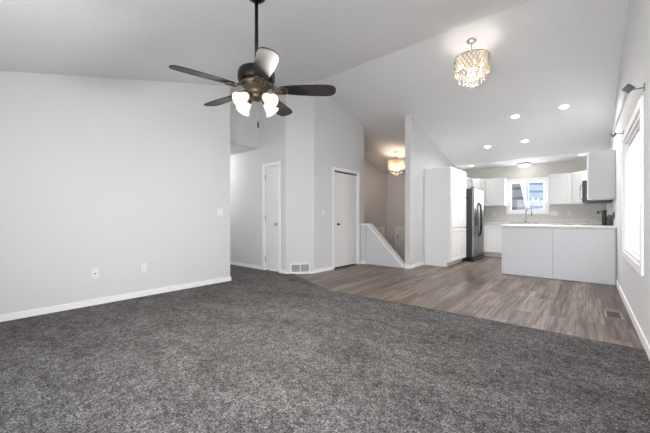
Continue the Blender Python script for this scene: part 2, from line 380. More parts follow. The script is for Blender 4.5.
bb('baseboard_half_wall', (-3.91, 5.93), (-3.779, 5.93), 0, -1, 'short white baseboard at the foot of the half wall', 0.06)
bb('baseboard_wall_end', (-2.878, 6.0), (-2.74, 6.0), 0, -1, 'white baseboard across the wall end by the stairs', 0.075)
bb('baseboard_pantry', (-2.75, 5.99), (-2.75, 6.69), 1, 0, 'white baseboard between wall end and pantry', 0.075)
bb('baseboard_right', (RW, YN), (RW, 6.565), -1, 0, 'white baseboard along the right wall', 0.085, 0.005)

# ------------------------------------------------------------------ doors
def lever_free_knob(mb, x, y, z, ny, r=0.031):
    rot = Matrix.Translation((x, y, z)) @ Matrix.Rotation(PI/2 if ny < 0 else -PI/2, 4, 'X')
    mb.lathe([(0.03, 0), (0.03, 0.006), (0.011, 0.010), (0.011, 0.03), (r*0.8, 0.036), (r, 0.048), (r*0.85, 0.06), (0.0, 0.064)], n=16, mtx=rot)
    return mb
def casing(x0, x1, z0, z1, wd, th=0.018):
    """frame on the local wall plane y=0 looking to -y around an opening (no bottom piece)"""
    mb = MB()
    mb.box(x0-wd, x0, -th, 0, z0, z1+wd, 0.004).box(x1, x1+wd, -th, 0, z0, z1+wd, 0.004).box(x0, x1, -th, 0, z1, z1+wd, 0.004)
    # jambs
    mb.box(x0-0.012, x0+0.006, -0.002, 0.11, z0, z1).box(x1-0.006, x1+0.012, -0.002, 0.11, z0, z1).box(x0, x1, -0.002, 0.11, z1-0.006, z1+0.012)
    return mb
# 1: narrow hall door
d1 = thing('door_1', 'narrow white flush door in the hall with three hinges and a knob', 'door', (-4.845, 3.92, 0.012), 0, kind='structure')
casing(0, 0.415, 0, 2.04, 0.055).build('casing', 'trim', d1)
MB().box(0.009, 0.406, 0.012, 0.047, 0.018, 2.03, 0.002).build('door_slab', 'door', d1)
for z in (0.23, 1.03, 1.83):
    MB().box(0.004, 0.022, 0.0, 0.014, z-0.045, z+0.045).tube([(0.008, 0.0, z-0.05), (0.008, 0.0, z+0.05)], 0.006).build('hinge', 'nickel', d1, label='brushed metal hinge')
lever_free_knob(MB(), 0.345, 0.012, 0.91, -1).build('door_knob', 'nickel', d1, label='round brushed nickel knob')
# 2: closet double doors (local frame turned to face +X)
d2 = thing('door_2', 'pair of white flush closet doors under a dark track', 'closet doors', (-3.91, 4.935, 0), PI/2, kind='structure')
casing(0, 0.865, 0, 2.02, 0.055).build('casing', 'trim', d2)
MB().box(0.006, 0.859, 0.03, 0.07, 1.985, 2.012).build('door_track', 'darkgap', d2, label='dark sliding track')
for i, (a, b) in enumerate(((0.010, 0.431), (0.435, 0.856))):
    pn = MB().box(a, b, 0.025, 0.058, 0.025, 1.983, 0.002).build('door_panel', 'door', d2)
    if i == 0: lever_free_knob(MB(), 0.165, 0.025, 0.91, -1, 0.012).build('knob', 'blackmetal', pn, label='small dark knob')
# 3, 4: doors down at the entry landing
d3 = thing('door_3', 'partly hidden white door at the foot of the stairwell left wall', 'door', (-4.90, 8.30, -1.36), PI/2, kind='structure')
casing(0, 0.39, 0, 2.05, 0.055).build('casing', 'trim', d3)
MB().box(0.008, 0.382, 0.012, 0.05, 0.01, 2.04, 0.002).build('door_slab', 'door', d3)
for z in (0.25, 1.03, 1.80): MB().box(0.372, 0.388, 0.0, 0.014, z-0.05, z+0.05).build('hinge', 'blackmetal', d3, label='black hinge')
d4 = thing('door_4', 'white entry door on the far stairwell wall beside the wall end', 'door', (-4.54, 8.94, -1.36), 0, kind='structure')
casing(0, 0.90, 0, 2.05, 0.06).build('casing', 'trim', d4)
MB().box(0.008, 0.892, 0.012, 0.05, 0.01, 2.04, 0.002).build('door_slab', 'door', d4)
for z in (0.25, 1.03, 1.80): MB().box(0.002, 0.022, 0.0, 0.014, z-0.05, z+0.05).build('hinge', 'blackmetal', d4, label='black hinge')
lever_free_knob(MB(), 0.83, 0.012, 0.95, -1).build('door_knob', 'nickel', d4)

# ------------------------------------------------------------------ windows
def rect_frame(mb, x0, x1, z0, z1, wd, y0, y1, bev=0.003):
    mb.box(x0, x0+wd, y0, y1, z0, z1, bev).box(x1-wd, x1, y0, y1, z0, z1, bev)
    mb.box(x0+wd, x1-wd, y0, y1, z0, z0+wd, bev).box(x0+wd, x1-wd, y0, y1, z1-wd, z1, bev)
    return mb
w1 = thing('window_1', 'white sliding window over the kitchen counter looking at the house next door', 'window', (KW[0], YB, KW[2]), 0, kind='structure')
W, H = KW[1]-KW[0], KW[3]-KW[2]
rect_frame(MB(), -0.07, W+0.07, -0.07, H+0.07, 0.07, -0.018, 0.0).build('casing', 'trim', w1)
rect_frame(MB(), 0, W, 0, H, 0.028, -0.004, 0.10).build('window_frame', 'trim', w1)
rect_frame(MB(), 0.028, W/2+0.018, 0.028, H-0.028, 0.022, 0.04, 0.062).build('sash', 'trim', w1)
rect_frame(MB(), W/2-0.010, W-0.028, 0.028, H-0.028, 0.022, 0.066, 0.088).build('sash', 'trim', w1)
MB().box(W/2-0.012, W/2+0.020, 0.030, 0.041, 0.03, H-0.03).build('meeting_rail', 'ventgrey', w1, label='grey meeting rail')
MB().box(0.05, W/2, 0.049, 0.053, 0.05, H-0.05).build('pane', 'glass', w1)
MB().box(W/2, W-0.05, 0.075, 0.079, 0.05, H-0.05).build('pane', 'glass', w1)
# dining window on the right wall: local x runs along world -Y (facing -X)
w2 = thing('window_2', 'tall white framed window on the right wall with glowing daylight', 'window', (RW, DW[1], DW[2]), -PI/2, kind='structure')
W, H = DW[1]-DW[0], DW[3]-DW[2]
rect_frame(MB(), -0.075, W+0.075, -0.075, H+0.075, 0.075, -0.02, 0.0, 0.005).build('casing', 'trim', w2)
rect_frame(MB(), 0, W, 0, H, 0.03, -0.002, 0.13).build('window_frame', 'trim', w2)
rect_frame(MB(), 0.03, W-0.03, 0.03, H-0.03, 0.045, 0.09, 0.125).build('sash', 'trim', w2)
MB().box(0.075, W-0.075, 0.105, 0.110, 0.075, H-0.075).build('pane', 'glass', w2)
bl = thing('window_blind', 'white horizontal slat blind hanging inside the tall right window', 'blind', (RW+0.045, (DW[0]+DW[1])/2, DW[2]+0.03), -PI/2)
hwid = W/2-0.036
MB().box(-hwid, hwid, -0.022, 0.022, H-0.085, H-0.061, 0.003).build('headrail', 'trim', bl)
s = MB(); z = 0.035
while z < H-0.09:
    s.box(-hwid, hwid, -0.0125, 0.0125, -0.0006, 0.0006, 0, Matrix.Translation((0, 0, z)) @ Matrix.Rotation(math.radians(58), 4, 'X')); z += 0.0205
s.build('slats', 'slat', bl)
MB().box(-hwid, hwid, -0.013, 0.013, 0.004, 0.020, 0.003).build('bottom_rail', 'trim', bl)
for x in (-hwid+0.2, hwid-0.2): MB().tube([(x, 0, 0.01), (x, 0, H-0.08)], 0.0012, 5).build('cord', 'plate', bl)

# curtain rod above that window
cr = thing('curtain_rod', 'bare metal curtain rod with square finials above the tall right window', 'curtain rod', (RW, 4.49, 2.125))
X = -0.098
MB().tube([(X, -0.90, 0), (X, 0.02, 0)], 0.0125, 12).build('rod', 'nickelwhite', cr)
MB().tube([(X, 0.0, 0), (X, 0.96, 0)], 0.0105, 12).build('inner_rod', 'nickelwhite', cr)
for yy, sg in ((-0.90, -1), (0.96, 1)):
    f = MB().box(X-0.030, X+0.030, yy-0.011, yy+0.011, -0.030, 0.030, 0.003)
    f.lathe([(0.040, 0), (0.010, 0.016)], n=4, mtx=Matrix.Translation((X, yy+sg*0.011, 0)) @ Matrix.Rotation(-sg*PI/2, 4, 'X') @ Matrix.Rotation(PI/4, 4, 'Z'), smooth=False)
    f.xf(Matrix.Translation((X, 0, 0)) @ Matrix.Rotation(PI/4, 4, 'Y') @ Matrix.Translation((-X, 0, 0)))
    f.build('finial', 'steel', cr, label='square metal finial turned on its corner')
    yb = yy-sg*0.03
    MB().tube([(-0.004, yb, -0.006), (X, yb, -0.006)], 0.005, 8).box(-0.006, 0, yb-0.012, yb+0.012, -0.035, 0.03, 0.002).lathe([(0.015, -0.012), (0.015, 0.012)], n=12, mtx=Matrix.Translation((X, yb, 0)) @ Matrix.Rotation(PI/2, 4, 'X')).build('bracket', 'steel', cr)

# ------------------------------------------------------------------ outlets, switches
def plate_thing(name, kind, label, cat, loc, rz, wd=0.072, ht=0.116, group=None):
    o = thing(name, label, cat, loc, rz, group)
    MB().box(-wd/2, wd/2, -0.006, 0, -ht/2, ht/2, 0.002).build('cover_plate', 'plate', o)
    n = max(1, round(wd/0.06)) if kind != 'outlet' else 1
    if kind == 'outlet':
        for zz in (-0.021, 0.021):
            rc = MB().box(-0.016, 0.016, -0.009, -0.005, zz-0.014, zz+0.014, 0.003).build('receptacle', 'trim', o)
            MB().box(-0.008, -0.005, -0.0094, -0.0088, zz-0.004, zz+0.006).box(0.005, 0.008, -0.0094, -0.0088, zz-0.004, zz+0.006).box(-0.002, 0.002, -0.0094, -0.0088, zz-0.010, zz-0.006).build('slots', 'darkgap', rc, label='dark outlet slots')
    elif kind == 'jack':
        MB().lathe([(0.007, 0), (0.007, 0.006), (0.004, 0.006), (0.004, 0.012)], n=12, mtx=Matrix.Translation((0, -0.006, 0.0)) @ Matrix.Rotation(PI/2, 4, 'X')).build('jack', 'blackmetal', o, label='dark cable jack')
    else:
        for i in range(n):
            x = (i-(n-1)/2)*0.046
            MB().box(x-0.009, x+0.009, -0.013, -0.005, -0.018, 0.018, 0.003).build('toggle', 'trim', o)
    return o
gL = 'wall plates low on the left wall'
plate_thing('wall_jack', 'jack', 'white cable jack plate low on the left wall, nearer the left edge of the photo', 'wall plate', (LW, 1.066, 0.386), PI/2)
plate_thing('power_outlet', 'outlet', 'white power outlet low on the left wall, right of the cable jack', 'outlet', (LW, 1.596, 0.386), PI/2)
plate_thing('light_switch', 'switch', 'white double light switch near the end of the left wall', 'light switch', (LW, 2.72, 1.14), PI/2, 0.116)
plate_thing('light_switch', 'switch', 'white light switch left of the closet doors', 'light switch', (-3.91, 4.59, 1.145), PI/2)
plate_thing('light_switch', 'switch', 'white light switch between the wall end and the pantry', 'light switch', (-2.75, 6.43, 1.155), PI/2)
plate_thing('light_switch', 'switch', 'white wide switch plate just right of the kitchen window', 'light switch', (-0.62, YB, 1.15), 0, 0.165)
plate_thing('power_outlet', 'outlet', 'white power outlet right of the wide switch plate on the backsplash', 'outlet', (-0.31, YB, 1.15), 0)
plate_thing('power_outlet', 'outlet', 'white power outlet on the kitchen wall between refrigerator and window', 'outlet', (-1.99, YB, 1.15), 0)

# ------------------------------------------------------------------ vents
v = thing('return_vent', 'white return air vent with two grey grilles at floor level on the angled wall', 'vent', (-4.075+0.0, 4.13+0.0, 0.02), math.atan2(0.42, 0.33))
rect_frame(MB(), -0.185, 0.185, 0, 0.175, 0.022, -0.016, 0.0).box(-0.01, 0.01, -0.016, 0, 0.022, 0.153).build('frame', 'trim', v)
for x0, x1 in ((-0.163, -0.01), (0.01, 0.163)):
    g = MB().box(x0, x1, -0.003, -0.001, 0.022, 0.153)
    for k in range(9):
        zz = 0.030+k*0.0145
        g.box(x0, x1, -0.006, 0.006, -0.0008, 0.0008, 0, Matrix.Translation((0, -0.007, zz)) @ Matrix.Rotation(math.radians(35), 4, 'X'))
    g.build('grille', 'ventgrey', v, label='grey louvred grille')
v = thing('floor_register', 'brown metal floor register in the vinyl floor beside the right wall', 'floor vent', (0.232, 4.57, 0.0))
rect_frame(MB(), -0.075, 0.075, -0.155, 0.155, 0.02, 0, 0.005).xf(Matrix(((1, 0, 0, 0), (0, 0, 1, 0), (0, 1, 0, 0), (0, 0, 0, 1)))).build('frame', 'regframe', v)
g = MB().box(-0.056, 0.056, -0.136, 0.136, 0.0002, 0.002)
for k in range(14): g.box(-0.055, 0.055, -0.13+k*0.0195, -0.122+k*0.0195, 0.002, 0.0045)
g.build('grille', 'ventbrown', v, label='dark slotted grille')

# ------------------------------------------------------------------ kitchen cabinets
def panel_door(w_, h_, t_=0.02, st=0.055):
    mb = MB()
    mb.box(0, st, -t_, 0, 0, h_, 0.002).box(w_-st, w_, -t_, 0, 0, h_, 0.002)
    mb.box(st, w_-st, -t_, 0, 0, st, 0.002).box(st, w_-st, -t_, 0, h_-st, h_, 0.002)
    mb.box(st-0.002, w_-st+0.002, -t_+0.014, -0.002, st-0.002, h_-st+0.002)
    mb.box(st+0.02, w_-st-0.02, -t_+0.006, -t_+0.016, st+0.02, h_-st-0.02, 0.003)
    return mb
def cabinet(name, label, loc, rz, w_, h_, d_, doors, toe=0, group=None, side_mat=None, pulls=()):
    o = thing(name, label, 'cabinet', loc, rz, group)
    b = MB().box(0, w_, 0, d_, toe, h_, 0.002)
    b.build('carcass', 'cab', o)
    if toe: MB().box(0.0, w_, 0.07, d_, 0, toe).build('toe_kick', 'cab', o)
    for x0, x1, z0, z1 in doors:
        dr = panel_door(x1-x0, z1-z0, st=min(0.055, (x1-x0)*0.22, (z1-z0)*0.3)).build('door', 'cab', o)
        dr.location = (x0, 0, z0)
    for (di, x, z) in pulls:
        dr = [c for c in o.children if c.name.startswith('door')][di]
        MB().tube([(x-0.045, -0.021, z), (x-0.045, -0.045, z), (x+0.045, -0.045, z), (x+0.045, -0.021, z)], 0.0065, 8).build('pull', 'nickel', dr, label='chrome bar pull')
    return o
# pantry: faces +X, local x along +Y
PW = 1.09
dd = []
for z0, z1 in ((0.115, 0.80), (0.83, 1.50), (1.53, 2.09)):
    dd += [(0.02, PW/2-0.004, z0, z1), (PW/2+0.004, PW-0.02, z0, z1)]
cabinet('pantry_cabinet', 'tall white pantry cabinet left of the refrigerator', (-2.18, 6.695, 0), PI/2, PW, 2.125, 0.565, dd, 0.10,
        pulls=((2, 0.42, 0.64), (3, 0.09, 0.64), (4, 0.42, 0.035), (5, 0.09, 0.035)))
# cabinet above the refrigerator
cabinet('wall_cabinet', 'white wall cabinet above the refrigerator', (-2.42, 7.80, 1.80), PI/2, 0.93, 0.325, 0.325, [(0.015, 0.46, 0.015, 0.31), (0.468, 0.915, 0.015, 0.31)])
cabinet('wall_cabinet', 'white wall cabinet tucked between refrigerator and corner', (-2.42, 8.74, 1.37), PI/2, 0.50, 0.755, 0.325, [(0.015, 0.485, 0.015, 0.74)])
def corner_cab(label, pts, a, b):
    """diagonal corner cabinet: plan polygon pts, door on the face a->b"""
    o = thing('corner_cabinet', label, 'cabinet', (a[0], a[1], 1.37))
    MB().prism([(x-a[0], y-a[1]) for x, y in pts], 'z', 0, 0.755).build('carcass', 'cab', o)
    ln = math.hypot(b[0]-a[0], b[1]-a[1]); ang = math.atan2(b[1]-a[1], b[0]-a[0])
    d_ = panel_door(ln-0.03, 0.725).build('door', 'cab', o); d_.location = (0.015*math.cos(ang), 0.015*math.sin(ang), 0.015); d_.rotation_euler = (0, 0, ang)
UF = 9.52
corner_cab('white diagonal corner wall cabinet behind the refrigerator', [(-2.42, 9.24), (-2.14, UF), (-2.14, YB-0.003), (-2.747, YB-0.003), (-2.747, 9.24)], (-2.42, 9.24), (-2.14, UF))
cabinet('wall_cabinet', 'white wall cabinet left of the kitchen window', (-2.137, UF, 1.37), 0, 0.47, 0.755, YB-UF-0.003, [(0.015, 0.455, 0.015, 0.74)])
cabinet('wall_cabinet', 'white wall cabinet right of the kitchen window', (-0.69, UF, 1.37), 0, 0.443, 0.755, YB-UF-0.003, [(0.015, 0.428, 0.015, 0.74)])
corner_cab('white diagonal corner wall cabinet beside the microwave', [(-0.245, UF), (0.04, 9.24), (RW-0.003, 9.24), (RW-0.003, YB-0.003), (-0.245, YB-0.003)], (-0.245, UF), (0.04, 9.24))
# right wall uppers face -X: local x along -Y
cabinet('wall_cabinet', 'white wall cabinet between microwave and right corner', (0.04, 9.237, 1.37), -PI/2, 1.03, 0.755, 0.327, [(0.015, 0.51, 0.015, 0.74), (0.518, 1.015, 0.015, 0.74)])
cabinet('wall_cabinet', 'small white wall cabinet above the microwave', (0.04, 8.205, 1.74), -PI/2, 0.755, 0.385, 0.327, [(0.015, 0.375, 0.015, 0.37), (0.38, 0.74, 0.015, 0.37)])
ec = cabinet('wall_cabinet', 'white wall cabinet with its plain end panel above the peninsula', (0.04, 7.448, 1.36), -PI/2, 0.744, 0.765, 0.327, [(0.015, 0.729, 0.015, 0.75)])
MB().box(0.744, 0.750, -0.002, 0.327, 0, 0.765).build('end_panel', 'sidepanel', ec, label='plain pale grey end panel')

# base cabinets
BF = 9.22   # front line of the back run
cabinet('base_cabinet', 'white base cabinet with one door right of the refrigerator', (-2.13, BF, 0), 0, 0.55, 0.872, YB-BF-0.003, [(0.05, 0.36, 0.12, 0.85), (0.368, 0.535, 0.12, 0.85)], 0.10)
cabinet('base_cabinet', 'white base cabinet in the corner beside the refrigerator', (-2.135, 8.76, 0), PI/2, 1.08, 0.872, 0.61, [(0.02, 0.43, 0.12, 0.85)], 0.10)
cabinet('sink_cabinet', 'white base cabinet under the kitchen sink', (-1.578, BF, 0), 0, 0.90, 0.872, YB-BF-0.003, [(0.01, 0.445, 0.12, 0.85), (0.455, 0.89, 0.12, 0.85)], 0.10)
cabinet('base_cabinet', 'white base cabinet right of the sink cabinet', (-0.676, BF, 0), 0, 0.44, 0.872, YB-BF-0.003, [(0.01, 0.43, 0.12, 0.85)], 0.10)
cabinet('base_cabinet', 'white corner base cabinet beside the range', (-0.233, YB-0.003, 0), -PI/2, 1.63, 0.872, 0.60, [(0.66, 1.12, 0.12, 0.85), (1.128, 1.615, 0.12, 0.85)], 0.10)
# peninsula
PX0, PX1, PY0, PY1 = -1.19, 0.30, 6.575, 7.19
pc = thing('peninsula_cabinet', 'pale peninsula cabinet with a plain two-sheet back panel facing the dining area', 'cabinet', (PX0, PY0, 0))
MB().box(0.012, RW-0.003-PX0, 0.012, PY1-PY0, 0.0, 0.872).build('carcass', 'ventgrey', pc)
sx = -0.433-PX0
MB().box(0.0, sx-0.002, 0, 0.012, 0.003, 0.872, 0.001).build('back_panel', 'panel', pc)
MB().box(sx+0.002, PX1+0.052-PX0, 0, 0.012, 0.003, 0.872, 0.001).build('back_panel', 'panel', pc)
MB().box(-0.012, 0.0, 0.0, PY1-PY0, 0.003, 0.872, 0.001).build('end_panel', 'panel', pc)
cabinet('base_cabinet', 'white base cabinet between peninsula and range', (-0.233, 7.443, 0), -PI/2, 0.25, 0.872, 0.60, [(0.01, 0.24, 0.12, 0.85)], 0.10)

# worktops
def top(name, label, poly, z0=0.874, z1=0.912):
    mb = MB().prism(poly, 'z', z0, z1)
    hz = [e for e in mb.bm.edges if abs(e.verts[0].co.z-e.verts[1].co.z) < 1e-5]
    bmesh.ops.bevel(mb.bm, geom=hz, offset=0.008, segments=2, affect='EDGES', profile=0.5)
    return tag(mb.build(name, 'counter', loc=(poly[0][0], poly[0][1], z0)), label, 'worktop')
ct = thing('countertop', 'speckled laminate worktop under the kitchen window with backsplash', 'worktop', (-2.747, YB-0.003, 0.874))
def rel(poly): return [(x+2.747, y-(YB-0.003)) for x, y in poly]
mb = MB()
for poly in ([(-2.747, 8.755), (-2.10, 8.755), (-2.10, YB-0.003), (-2.747, YB-0.003)], [(-2.10, BF-0.03), (-1.50, BF-0.03), (-1.50, YB-0.003), (-2.10, YB-0.003)],
             [(-1.50, BF-0.03), (-0.90, BF-0.03), (-0.90, BF+0.09), (-1.50, BF+0.09)], [(-1.50, YB-0.12), (-0.90, YB-0.12), (-0.90, YB-0.003), (-1.50, YB-0.003)],
             [(-0.90, BF-0.03), (RW-0.003, BF-0.03), (RW-0.003, YB-0.003), (-0.90, YB-0.003)], [(-0.26, 8.215), (RW-0.003, 8.215), (RW-0.003, BF-0.03), (-0.26, BF-0.03)]):
    mb.prism(rel(poly), 'z', 0, 0.038)
mb.build('slab', 'counter', ct)
MB().box(0, 3.114, -0.02, 0.0, 0.038, 0.138, 0.003).build('backsplash', 'counter', ct)
MB().box(3.094, 3.114, -1.63, -0.02, 0.038, 0.138, 0.003).build('backsplash', 'counter', ct)
top('countertop', 'pale speckled worktop with rounded edge on the peninsula', [(-1.235, 6.545), (0.366, 6.545), (0.366, 7.44), (-0.26, 7.44), (-0.26, 7.22), (-1.235, 7.22)])

# sink and faucet
sk = thing('sink', 'stainless sink basin set in the worktop below the kitchen window', 'sink', (-1.2, 9.52, 0.912))
rect_frame(MB(), -0.31, 0.31, -0.22, 0.22, 0.025, 0, 0.004, 0.001).xf(Matrix(((1, 0, 0, 0), (0, 0, 1, 0), (0, 1, 0, 0), (0, 0, 0, 1)))).build('rim', 'steel', sk)
MB().box(-0.29, 0.29, -0.20, 0.20, -0.17, -0.165).box(-0.29, -0.285, -0.20, 0.20, -0.165, 0).box(0.285, 0.29, -0.20, 0.20, -0.165, 0).box(-0.285, 0.285, -0.20, -0.195, -0.165, 0).box(-0.285, 0.285, 0.195, 0.20, -0.165, 0).build('basin', 'steel', sk)
fc = thing('faucet', 'tall nickel gooseneck faucet standing at the kitchen sink', 'faucet', (-1.215, 9.775, 0.912))
MB().lathe([(0.028, 0), (0.028, 0.008), (0.019, 0.016), (0.019, 0.075), (0.015, 0.08)], n=18).build('base', 'faucet', fc)
dx, dy = 0.80, -0.60
arc = [(0, 0, 0.07), (0, 0, 0.30)] + [(dx*(0.085-0.085*math.cos(t_)), dy*(0.085-0.085*math.cos(t_)), 0.30+0.085*math.sin(t_)) for t_ in [PI*k/10 for k in range(1, 11)]] + [(dx*0.17, dy*0.17, 0.27)]
MB().tube(arc, 0.012, 12).build('spout', 'faucet', fc)
MB().tube([(dx*0.17, dy*0.17, 0.275), (dx*0.17, dy*0.17, 0.18)], [0.014, 0.019], 12).build('spray_head', 'faucet', fc)
MB().tube([(0, 0, 0.05), (-0.05, -0.01, 0.062), (-0.115, -0.02, 0.085)], [0.009, 0.007, 0.006], 10).build('handle', 'faucet', fc)

# ------------------------------------------------------------------ refrigerator (local x along +Y world, faces +X)
rf = thing('refrigerator', 'black-sided refrigerator with two stainless doors beside the pantry', 'refrigerator', (-2.06, 7.812, 0), PI/2)
FW, FH = 0.905, 1.755
MB().box(0, FW, 0, 0.62, 0.03, FH-0.02, 0.006).build('body', 'fridgeside', rf)
for a, b, nm in ((0.003, 0.395, 'freezer_door'), (0.403, FW-0.003, 'fridge_door')):
    dr = MB().box(a, b, -0.062, -0.006, 0.115, FH, 0.012).build(nm, 'steel', rf)
    hx = 0.395-0.035 if a < 0.1 else 0.403+0.035
    MB().tube([(hx, -0.064, 0.60), (hx, -0.10, 0.64), (hx, -0.118, 0.80), (hx, -0.122, 1.0), (hx, -0.118, 1.20), (hx, -0.10, 1.36), (hx, -0.064, 1.40)], [0.013, 0.016, 0.017, 0.018, 0.017, 0.016, 0.013], 10).build('handle', 'black', dr, label='curved black handle')
    if a < 0.1:
        dp = MB().box(0.07, 0.30, -0.072, -0.061, 0.86, 1.26, 0.004).build('dispenser', 'black', dr, label='black ice and water dispenser')
MB().box(0.0, FW, -0.06, 0.10, 0.0, 0.10, 0.01).build('base_grille', 'black', rf, label='black base grille')
for x in (0.0, FW-0.10): MB().box(x, x+0.10, -0.06, 0.02, FH-0.008, FH+0.014, 0.004).build('hinge_cover', 'black', rf)

# ------------------------------------------------------------------ range and microwave on the right wall (face -X, local x along -Y)
rg = thing('kitchen_range', 'black range with raised rear control panel against the right kitchen wall', 'range', (-0.26, 8.207, 0), -PI/2)
MB().box(0, 0.755, 0, 0.62, 0.02, 0.905, 0.004).build('body', 'black', rg)
MB().box(0.005, 0.75, -0.035, -0.002, 0.20, 0.80, 0.008).build('oven_door', 'black', rg)
MB().tube([(0.06, -0.036, 0.74), (0.06, -0.075, 0.74), (0.695, -0.075, 0.74), (0.695, -0.036, 0.74)], 0.010, 10).build('handle', 'chrome', rg)
MB().box(0, 0.755, 0.0, 0.56, 0.905, 0.916, 0.003).build('cooktop', 'black', rg)
for x, y in ((0.2, 0.15), (0.55, 0.15), (0.2, 0.42), (0.55, 0.42)): MB().tube([(x+0.085*math.cos(2*PI*k/20), y+0.085*math.sin(2*PI*k/20), 0.9165) for k in range(20)], 0.002, 6, True).build('burner', 'ventgrey', rg)
MB().prism([(0.545, 0.905), (0.62, 0.905), (0.62, 1.09), (0.590, 1.10), (0.570, 1.09)], 'x', 0, 0.755).build('control_panel', 'black', rg)
for x in (0.10, 0.20, 0.56, 0.66): MB().lathe([(0.024, 0), (0.022, 0.022), (0.012, 0.026)], n=14, mtx=Matrix.Translation((x, 0.560, 1.03)) @ Matrix.Rotation(PI/2, 4, 'X')).build('knob', 'black', rg)
kt = thing('coffee_grinder', 'small black countertop appliance beside the range', 'appliance', (0.25, 7.335, 0.912))
MB().lathe([(0.040, 0), (0.042, 0.01), (0.034, 0.02), (0.032, 0.20), (0.036, 0.21), (0.036, 0.258), (0.026, 0.268)], n=20).build('body', 'black', kt)
MB().box(-0.098, -0.060, -0.024, 0.024, 0.205, 0.250, 0.008).box(-0.062, -0.030, -0.008, 0.008, 0.232, 0.246).build('head', 'black', kt)
MB().lathe([(0.012, 0), (0.014, 0.012), (0.0, 0.020)], c=(0, 0, 0.268), n=12).build('lid_knob', 'chrome', kt)
mw = thing('microwave', 'black over-range microwave with a curved silver handle beyond the end wall cabinet', 'microwave', (-0.02, 8.204, 1.325), -PI/2)
MB().box(0, 0.753, 0, 0.385, 0.0, 0.41, 0.004).build('body', 'black', mw)
MB().box(0.0, 0.56, -0.028, -0.001, 0.012, 0.405, 0.006).build('door', 'steel', mw)
MB().box(0.563, 0.753, -0.024, -0.001, 0.012, 0.405, 0.006).build('control_panel', 'black', mw)
MB().tube([(0.53, -0.028, 0.06), (0.53, -0.055, 0.09), (0.53, -0.066, 0.20), (0.53, -0.055, 0.32), (0.53, -0.028, 0.35)], 0.009, 10).build('handle', 'chrome', mw)
ph = thing('wall_plate', 'black wall-mounted plate on the right wall above the worktop', 'wall plate', (RW, 7.02, 1.09), -PI/2)
MB().box(-0.035, 0.035, -0.012, 0, -0.058, 0.058, 0.004).build('cover_plate', 'black', ph)
MB().box(-0.016, 0.016, -0.018, -0.011, -0.034, 0.034, 0.003).build('rocker', 'fridgeside', ph)

# ------------------------------------------------------------------ lamps
# recessed lights lying in the ceiling slope
def recessed(x, y, label, proto=[None]):
    ang = -math.atan(0.26) if y < FLATY else 0
    if proto[0] is None:
        o = thing('recessed_light', label, 'ceiling light', group='recessed ceiling lights')
        MB().lathe([(0.062, 0.0), (0.064, -0.004), (0.085, -0.006), (0.090, -0.002), (0.090, 0.0)], n=28, close=False).build('trim_ring', 'trim', o)
        MB().lathe([(0.063, -0.004), (0.04, -0.006), (0.0, -0.007)], n=28, close=False).build('lens', 'lens', o)
        proto[0] = o
    else: o = dup(proto[0], (0, 0, 0), label=label)
    o.location = (x, y, ceil(y)-0.0005); o.rotation_euler = (ang, 0, 0)
    area('recessed_glow', (x, y, ceil(y)-0.02), (ang, 0, 0), 0.11, 0.11, 14 if y < FLATY else 3, (1, 0.98, 0.95), 'DISK', 2.6)
recessed(-0.283, 6.768, 'recessed light nearest the right wall, high on the sloping kitchen ceiling')
recessed(-1.017, 6.797, 'recessed light in the nearest row, directly right of the drum chandelier')
recessed(-0.993, 7.844, 'recessed light in the middle row, straight above the kitchen window')
recessed(-1.725, 7.863, 'recessed light in the middle row, on the side of the pantry')
recessed(-2.38, 9.05, 'recessed light in the far corner above the refrigerator')
recessed(-0.055, 9.00, 'recessed light in the far corner above the microwave')
fm = thing('flush_ceiling_light', 'domed flush ceiling light before the kitchen window wall', 'ceiling light', (-1.225, 9.55, 2.46))
MB().lathe([(0.15, 0), (0.165, -0.01), (0.165, -0.028), (0.155, -0.034)], n=32).build('base', 'nickel', fm)
MB().lathe([(0.152, -0.033), (0.145, -0.055), (0.12, -0.078), (0.07, -0.094), (0.0, -0.10)], n=32).build('glass_dome', 'dome', fm)
MB().lathe([(0.010, -0.099), (0.012, -0.106), (0.005, -0.115)], n=12).build('finial', 'nickel', fm)
point('flush_glow', (-1.225, 9.55, 2.28), 1.4, (1, 0.96, 0.89), 0.1)

